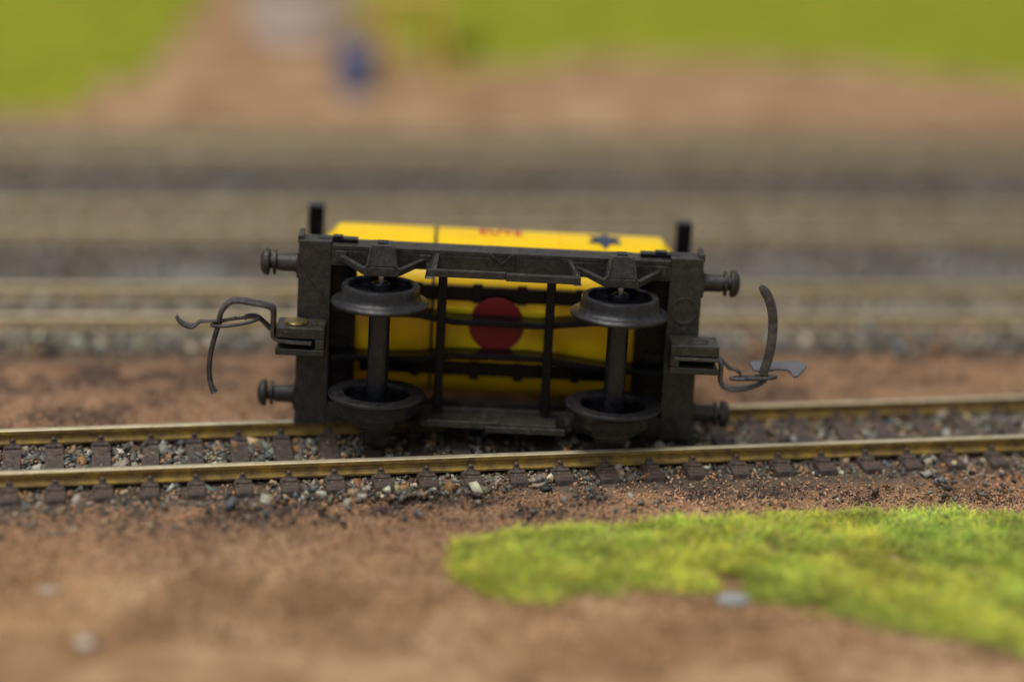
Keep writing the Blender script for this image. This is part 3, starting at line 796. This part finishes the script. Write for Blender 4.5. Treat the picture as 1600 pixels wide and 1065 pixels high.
# buffers
for sx in (-1, 1):
    for s in (-1, 1):
        z_ = s*.82; f_ = lambda x: sx*x
        b = MB(); b.lathe([(.125, sx*2.405), (.125, sx*2.45), (.108, sx*2.455), (.104, sx*2.66), (.085, sx*2.665), (.085, sx*2.76)], (0, .16, z_), 'x', 32)
        b.lathe([(.085, sx*2.685), (.148, sx*2.685), (.152, sx*2.70), (.148, sx*2.715), (.085, sx*2.715)], (0, .16, z_), 'x', 32)
        b.box(*sorted((sx*2.411, sx*2.43)), .01, .31, z_-.15, z_+.15)
        o = B(b, 'buffer', M_frame, bevel=0, smooth=True)
        h = MB(); h.lathe([(.10, sx*2.758), (.155, sx*2.762), (.166, sx*2.785), (.155, sx*2.825), (.115, sx*2.858), (.06, sx*2.874), (.001, sx*2.878)], (0, .16, z_), 'x', 32)
        B(h, 'buffer_head', M_frame, o, bevel=0, smooth=True)

# coupling pockets
for s in (-1, 1):
    xx = sorted((s*2.05, s*2.625)); dz = 0.0 if s < 0 else .012
    p = MB()
    p.box(xx[0], xx[1], -.46, -.002, .055+dz, .185+dz)
    p.box(xx[0]-.0, xx[1], -.46, -.002, -.155, -.075)
    y_ = sorted((s*2.05, s*2.16)); p.box(y_[0]+.001, y_[1], -.458, -.003, -.0745, .0545+dz)
    y2 = sorted((s*2.16, s*2.61)); p.box(y2[0]+.001, y2[1], -.25, -.003, -.0745, .0545+dz)
    B(p, 'coupling_pocket', M_frame, bevel=.012)
sc_ = MB(); sc_.lathe([(.135, .186), (.142, .20), (.130, .222), (.09, .232), (.0005, .235)], (-2.40, -.24, 0), 'z', 32)
B(sc_, 'screw', M_brass, bevel=0, smooth=True, label='brass screw head on the left coupling pocket')
rg = MB(); rg.tube([(2.40+.105*math.cos(t), -.26+.085*math.sin(t), .199) for t in np.linspace(0, 2*math.pi, 28, endpoint=False)], .014, 8, True)
B(rg, 'screw_hole_rim', M_frame, bevel=0, smooth=True)

# couplings
def ring_pts(x0, z0, x1, z1, hy, yc):
    o = []
    for t in np.linspace(0, 2*math.pi, 36, endpoint=False):
        k = (1-math.cos(t))/2; o.append((x0+(x1-x0)*k, yc+hy*math.sin(t), z0+(z1-z0)*k))
    return o
cl = MB()
cl.sweep([(-2.20, -.37, .000), (-2.50, -.37, .010), (-2.63, -.37, .035), (-2.66, -.37, .10), (-2.66, -.37, .22), (-2.663, -.37, .36), (-2.69, -.37, .405), (-2.76, -.37, .428), (-2.90, -.37, .447), (-3.06, -.37, .465), (-3.16, -.37, .450), (-3.23, -.37, .39), (-3.28, -.37, .31), (-3.30, -.37, .22)], .032, .11)
cpl = B(cl, 'coupling', M_coup, bevel=0, smooth=True)
bw = MB(); bw.sweep([(-3.285, -.40, .215), (-3.335, -.41, .05), (-3.385, -.42, -.17), (-3.40, -.43, -.39), (-3.375, -.44, -.56), (-3.33, -.45, -.655)], .030, .035, lambda t: 1+.5*max(0, (t-.8)*5)**2)
B(bw, 'coupling_bow', M_coup, cpl, bevel=0, smooth=True)
hk = MB(); hk.sweep([(-3.80, -.42, .255), (-3.765, -.42, .20), (-3.70, -.42, .155), (-3.61, -.42, .135), (-3.56, -.42, .165), (-3.52, -.42, .20), (-3.44, -.42, .207), (-3.27, -.42, .226), (-3.10, -.42, .262)], .017, .07, lambda t: .55+.75*abs(math.sin(3.2*t+.4)))
B(hk, 'coupling_hook', M_coup, cpl, bevel=0, smooth=True)
ri = MB(); ri.tube(ring_pts(-3.38, .165, -2.84, .265, .15, -.42), .021, 8, True); B(ri, 'coupling_ring', M_coup, cpl, bevel=0, smooth=True)
ar = MB(); ar.sweep([(-3.00, -.40, .262), (-2.95, -.38, .285), (-2.86, -.36, .278), (-2.79, -.34, .225), (-2.69, -.32, .12), (-2.60, -.32, .035)], .026, .05); B(ar, 'coupling_arm', M_coup, cpl, bevel=0, smooth=True)

cr = MB()
cr.sweep([(2.09, -.40, .030), (2.40, -.40, .034), (2.58, -.40, .030), (2.645, -.40, .005), (2.665, -.40, -.07), (2.665, -.40, -.20), (2.69, -.40, -.27), (2.76, -.40, -.315), (2.85, -.40, -.328), (2.98, -.40, -.305), (3.12, -.40, -.250), (3.21, -.40, -.185)], .028, .08)
cpr = B(cr, 'coupling', M_coup, bevel=0, smooth=True)
ar = MB(); ar.sweep([(2.60, -.34, .035), (2.66, -.34, .02), (2.72, -.35, -.03), (2.77, -.36, -.078), (2.85, -.37, -.095), (2.91, -.38, -.135)], .022, .035); B(ar, 'coupling_arm', M_coup, cpr, bevel=0, smooth=True)
ri = MB(); ri.tube(ring_pts(2.79, -.190, 3.32, -.150, .05, -.42), .024, 8, True); B(ri, 'coupling_ring', M_coup, cpr, bevel=0, smooth=True)
bw = MB(); bw.sweep([(3.055, -.36, .945), (3.10, -.37, .90), (3.155, -.38, .82), (3.205, -.39, .70), (3.235, -.40, .53), (3.24, -.41, .33), (3.22, -.42, .12), (3.165, -.43, -.12)], .056, .022, lambda t: .45+.55*min(1, t*6)); B(bw, 'coupling_bow', M_coup, cpr, bevel=0, smooth=True)
bl = MB(); pts = [(3.05, -.28), (3.06, -.40), (3.16, -.42), (3.263, -.367), (3.38, -.30), (3.46, -.31), (3.495, -.40), (3.504, -.60), (3.56, -.575), (3.70, -.20), (3.725, -.12), (3.68, .02), (3.60, .06), (3.30, -.02), (3.10, .0), (3.04, -.10)]
bl.prism([(x_, y_, -.100) for x_, y_ in pts], (0, 0, .03)); B(bl, 'coupling_hook', M_blade, cpr, bevel=.006, label='flat grey hook blade of the right coupling')

# ------------------------------------------------------------------ small things on the layout
def pebble(loc, size, col, label, seed, flat=.5):
    bm_ = bmesh.new(); bmesh.ops.create_icosphere(bm_, subdivisions=3, radius=1)
    r = random.Random(seed)
    ph = [r.uniform(0, 6) for _ in range(6)]
    for v in bm_.verts:
        c_ = v.co; k = 1+.12*math.sin(2.3*c_.x+ph[0])+.10*math.sin(3.1*c_.y+ph[1])+.06*math.sin(5*c_.z+4*c_.x+ph[2])
        v.co = Vector((c_.x*size[0]*k, c_.y*size[1]*k, c_.z*size[2]*k+size[2]*.6))
    me = bpy.data.meshes.new('pebble'); bm_.to_mesh(me); bm_.free(); me.polygons.foreach_set('use_smooth', [True]*len(me.polygons))
    me.materials.append(simple('pebble_stone', col, .8)); o = bpy.data.objects.new('pebble', me); C.objects.link(o)
    o.location = loc; tag(o, label, 'pebble')
    return o
def gz(x, y): return float(ground_z(np.array([x]), np.array([y]))[0])
pebble((2.42, -7.05, gz(2.42, -7.05)), (.20, .11, .05), (.30, .30, .29), 'flat grey pebble at the near edge of the foreground grass', 1)
pebble((-4.2, -8.5, gz(-4.2, -8.5)), (.10, .09, .05), (.55, .48, .38), 'pale round pebble in the bottom left brown ground', 2)
pebble((-4.78, -7.33, gz(-4.78, -7.33)), (.14, .07, .035), (.42, .33, .25), 'tan flat pebble on brown ground left of the grass, upper of two', 3)

# white tub, blue drum, tan trestle, green weed: far and out of focus
x, y = -4.62, 18.9
tb = MB(); tb.lathe([(.88, 0), (1.0, .12), (1.12, 1.5), (1.16, 1.55), (1.16, 1.62), (1.06, 1.62), (1.04, 1.5), (.86, .12), (.0005, .10)], (0, 0, 0), 'z', 40)
r0 = empty('white_tub', (x, y, gz(x, y))); tag(r0, 'white round tub standing on brown earth at the top edge, left of the blue drum', 'tub')
tb.build('tub_wall', simple('white_plastic', (.88, .84, .85), .5), r0, 0, True)
x, y = -3.12, 14.5
r0 = empty('blue_drum', (x, y, gz(x, y))); tag(r0, 'small blue drum standing on brown earth between the grass patches', 'drum')
db = MB(); pr = []
for h in np.linspace(0, .80, 24):
    k = .37+(.018 if any(abs(h-q_) < .025 for q_ in (.02, .27, .53, .78)) else 0); pr.append((k, h))
db.lathe(pr, (0, 0, 0), 'z', 32); db.build('drum_body', simple('blue_paint', (.10, .145, .32), .45), r0, 0, True)
dl = MB(); dl.lathe([(.34, .801), (.34, .82), (.31, .825), (.0005, .825)], (0, 0, 0), 'z', 32); dl.build('drum_lid', simple('blue_lid', (.12, .17, .35), .45), r0, 0, True)
x, y = -2.12, 15.5
r0 = empty('wooden_trestle', (x, y, gz(x, y)), (0, 0, .3)); r0.scale = (2.0, 2.0, 1.9); tag(r0, 'small tan wooden trestle just right of the blue drum', 'trestle')
M_wood = simple('tan_wood', (.66, .46, .10), .8)
for sx in (-1, 1):
    for sy in (-1, 1):
        l_ = MB(); l_.hexa([(sx*.34-.05, sy*.22-.05, 0), (sx*.34+.05, sy*.22-.05, 0), (sx*.34+.05, sy*.22+.05, 0), (sx*.34-.05, sy*.22+.05, 0)],
                           [(sx*.20-.05, sy*.04-.05, .80), (sx*.20+.05, sy*.04-.05, .80), (sx*.20+.05, sy*.04+.05, .80), (sx*.20-.05, sy*.04+.05, .80)])
        l_.build('leg', M_wood, r0, .01)
tp = MB(); tp.box(-.36, .36, -.12, .12, .80, .92); tp.build('top_beam', M_wood, r0, .01)
x, y = -1.15, 17.3
r = np.random.default_rng(77); n = 450
pp = np.stack([r.normal(0, .12, n), r.normal(0, .12, n), r.uniform(0, .2, n)], -1)
cc = pick(r, [sr(124, 150, 48), sr(134, 156, 52)], [1, 1], n, .15)
wd_ = fibres(pp, r.uniform(.3, .55, n), r.uniform(.015, .03, n), cc, (30, 85), 78, 'weed_clump', M_fibre)
wd_.location = (x, y, gz(x, y)); tag(wd_, 'dark green weed clump at the edge of the far grass, right of the trestle', 'plant')
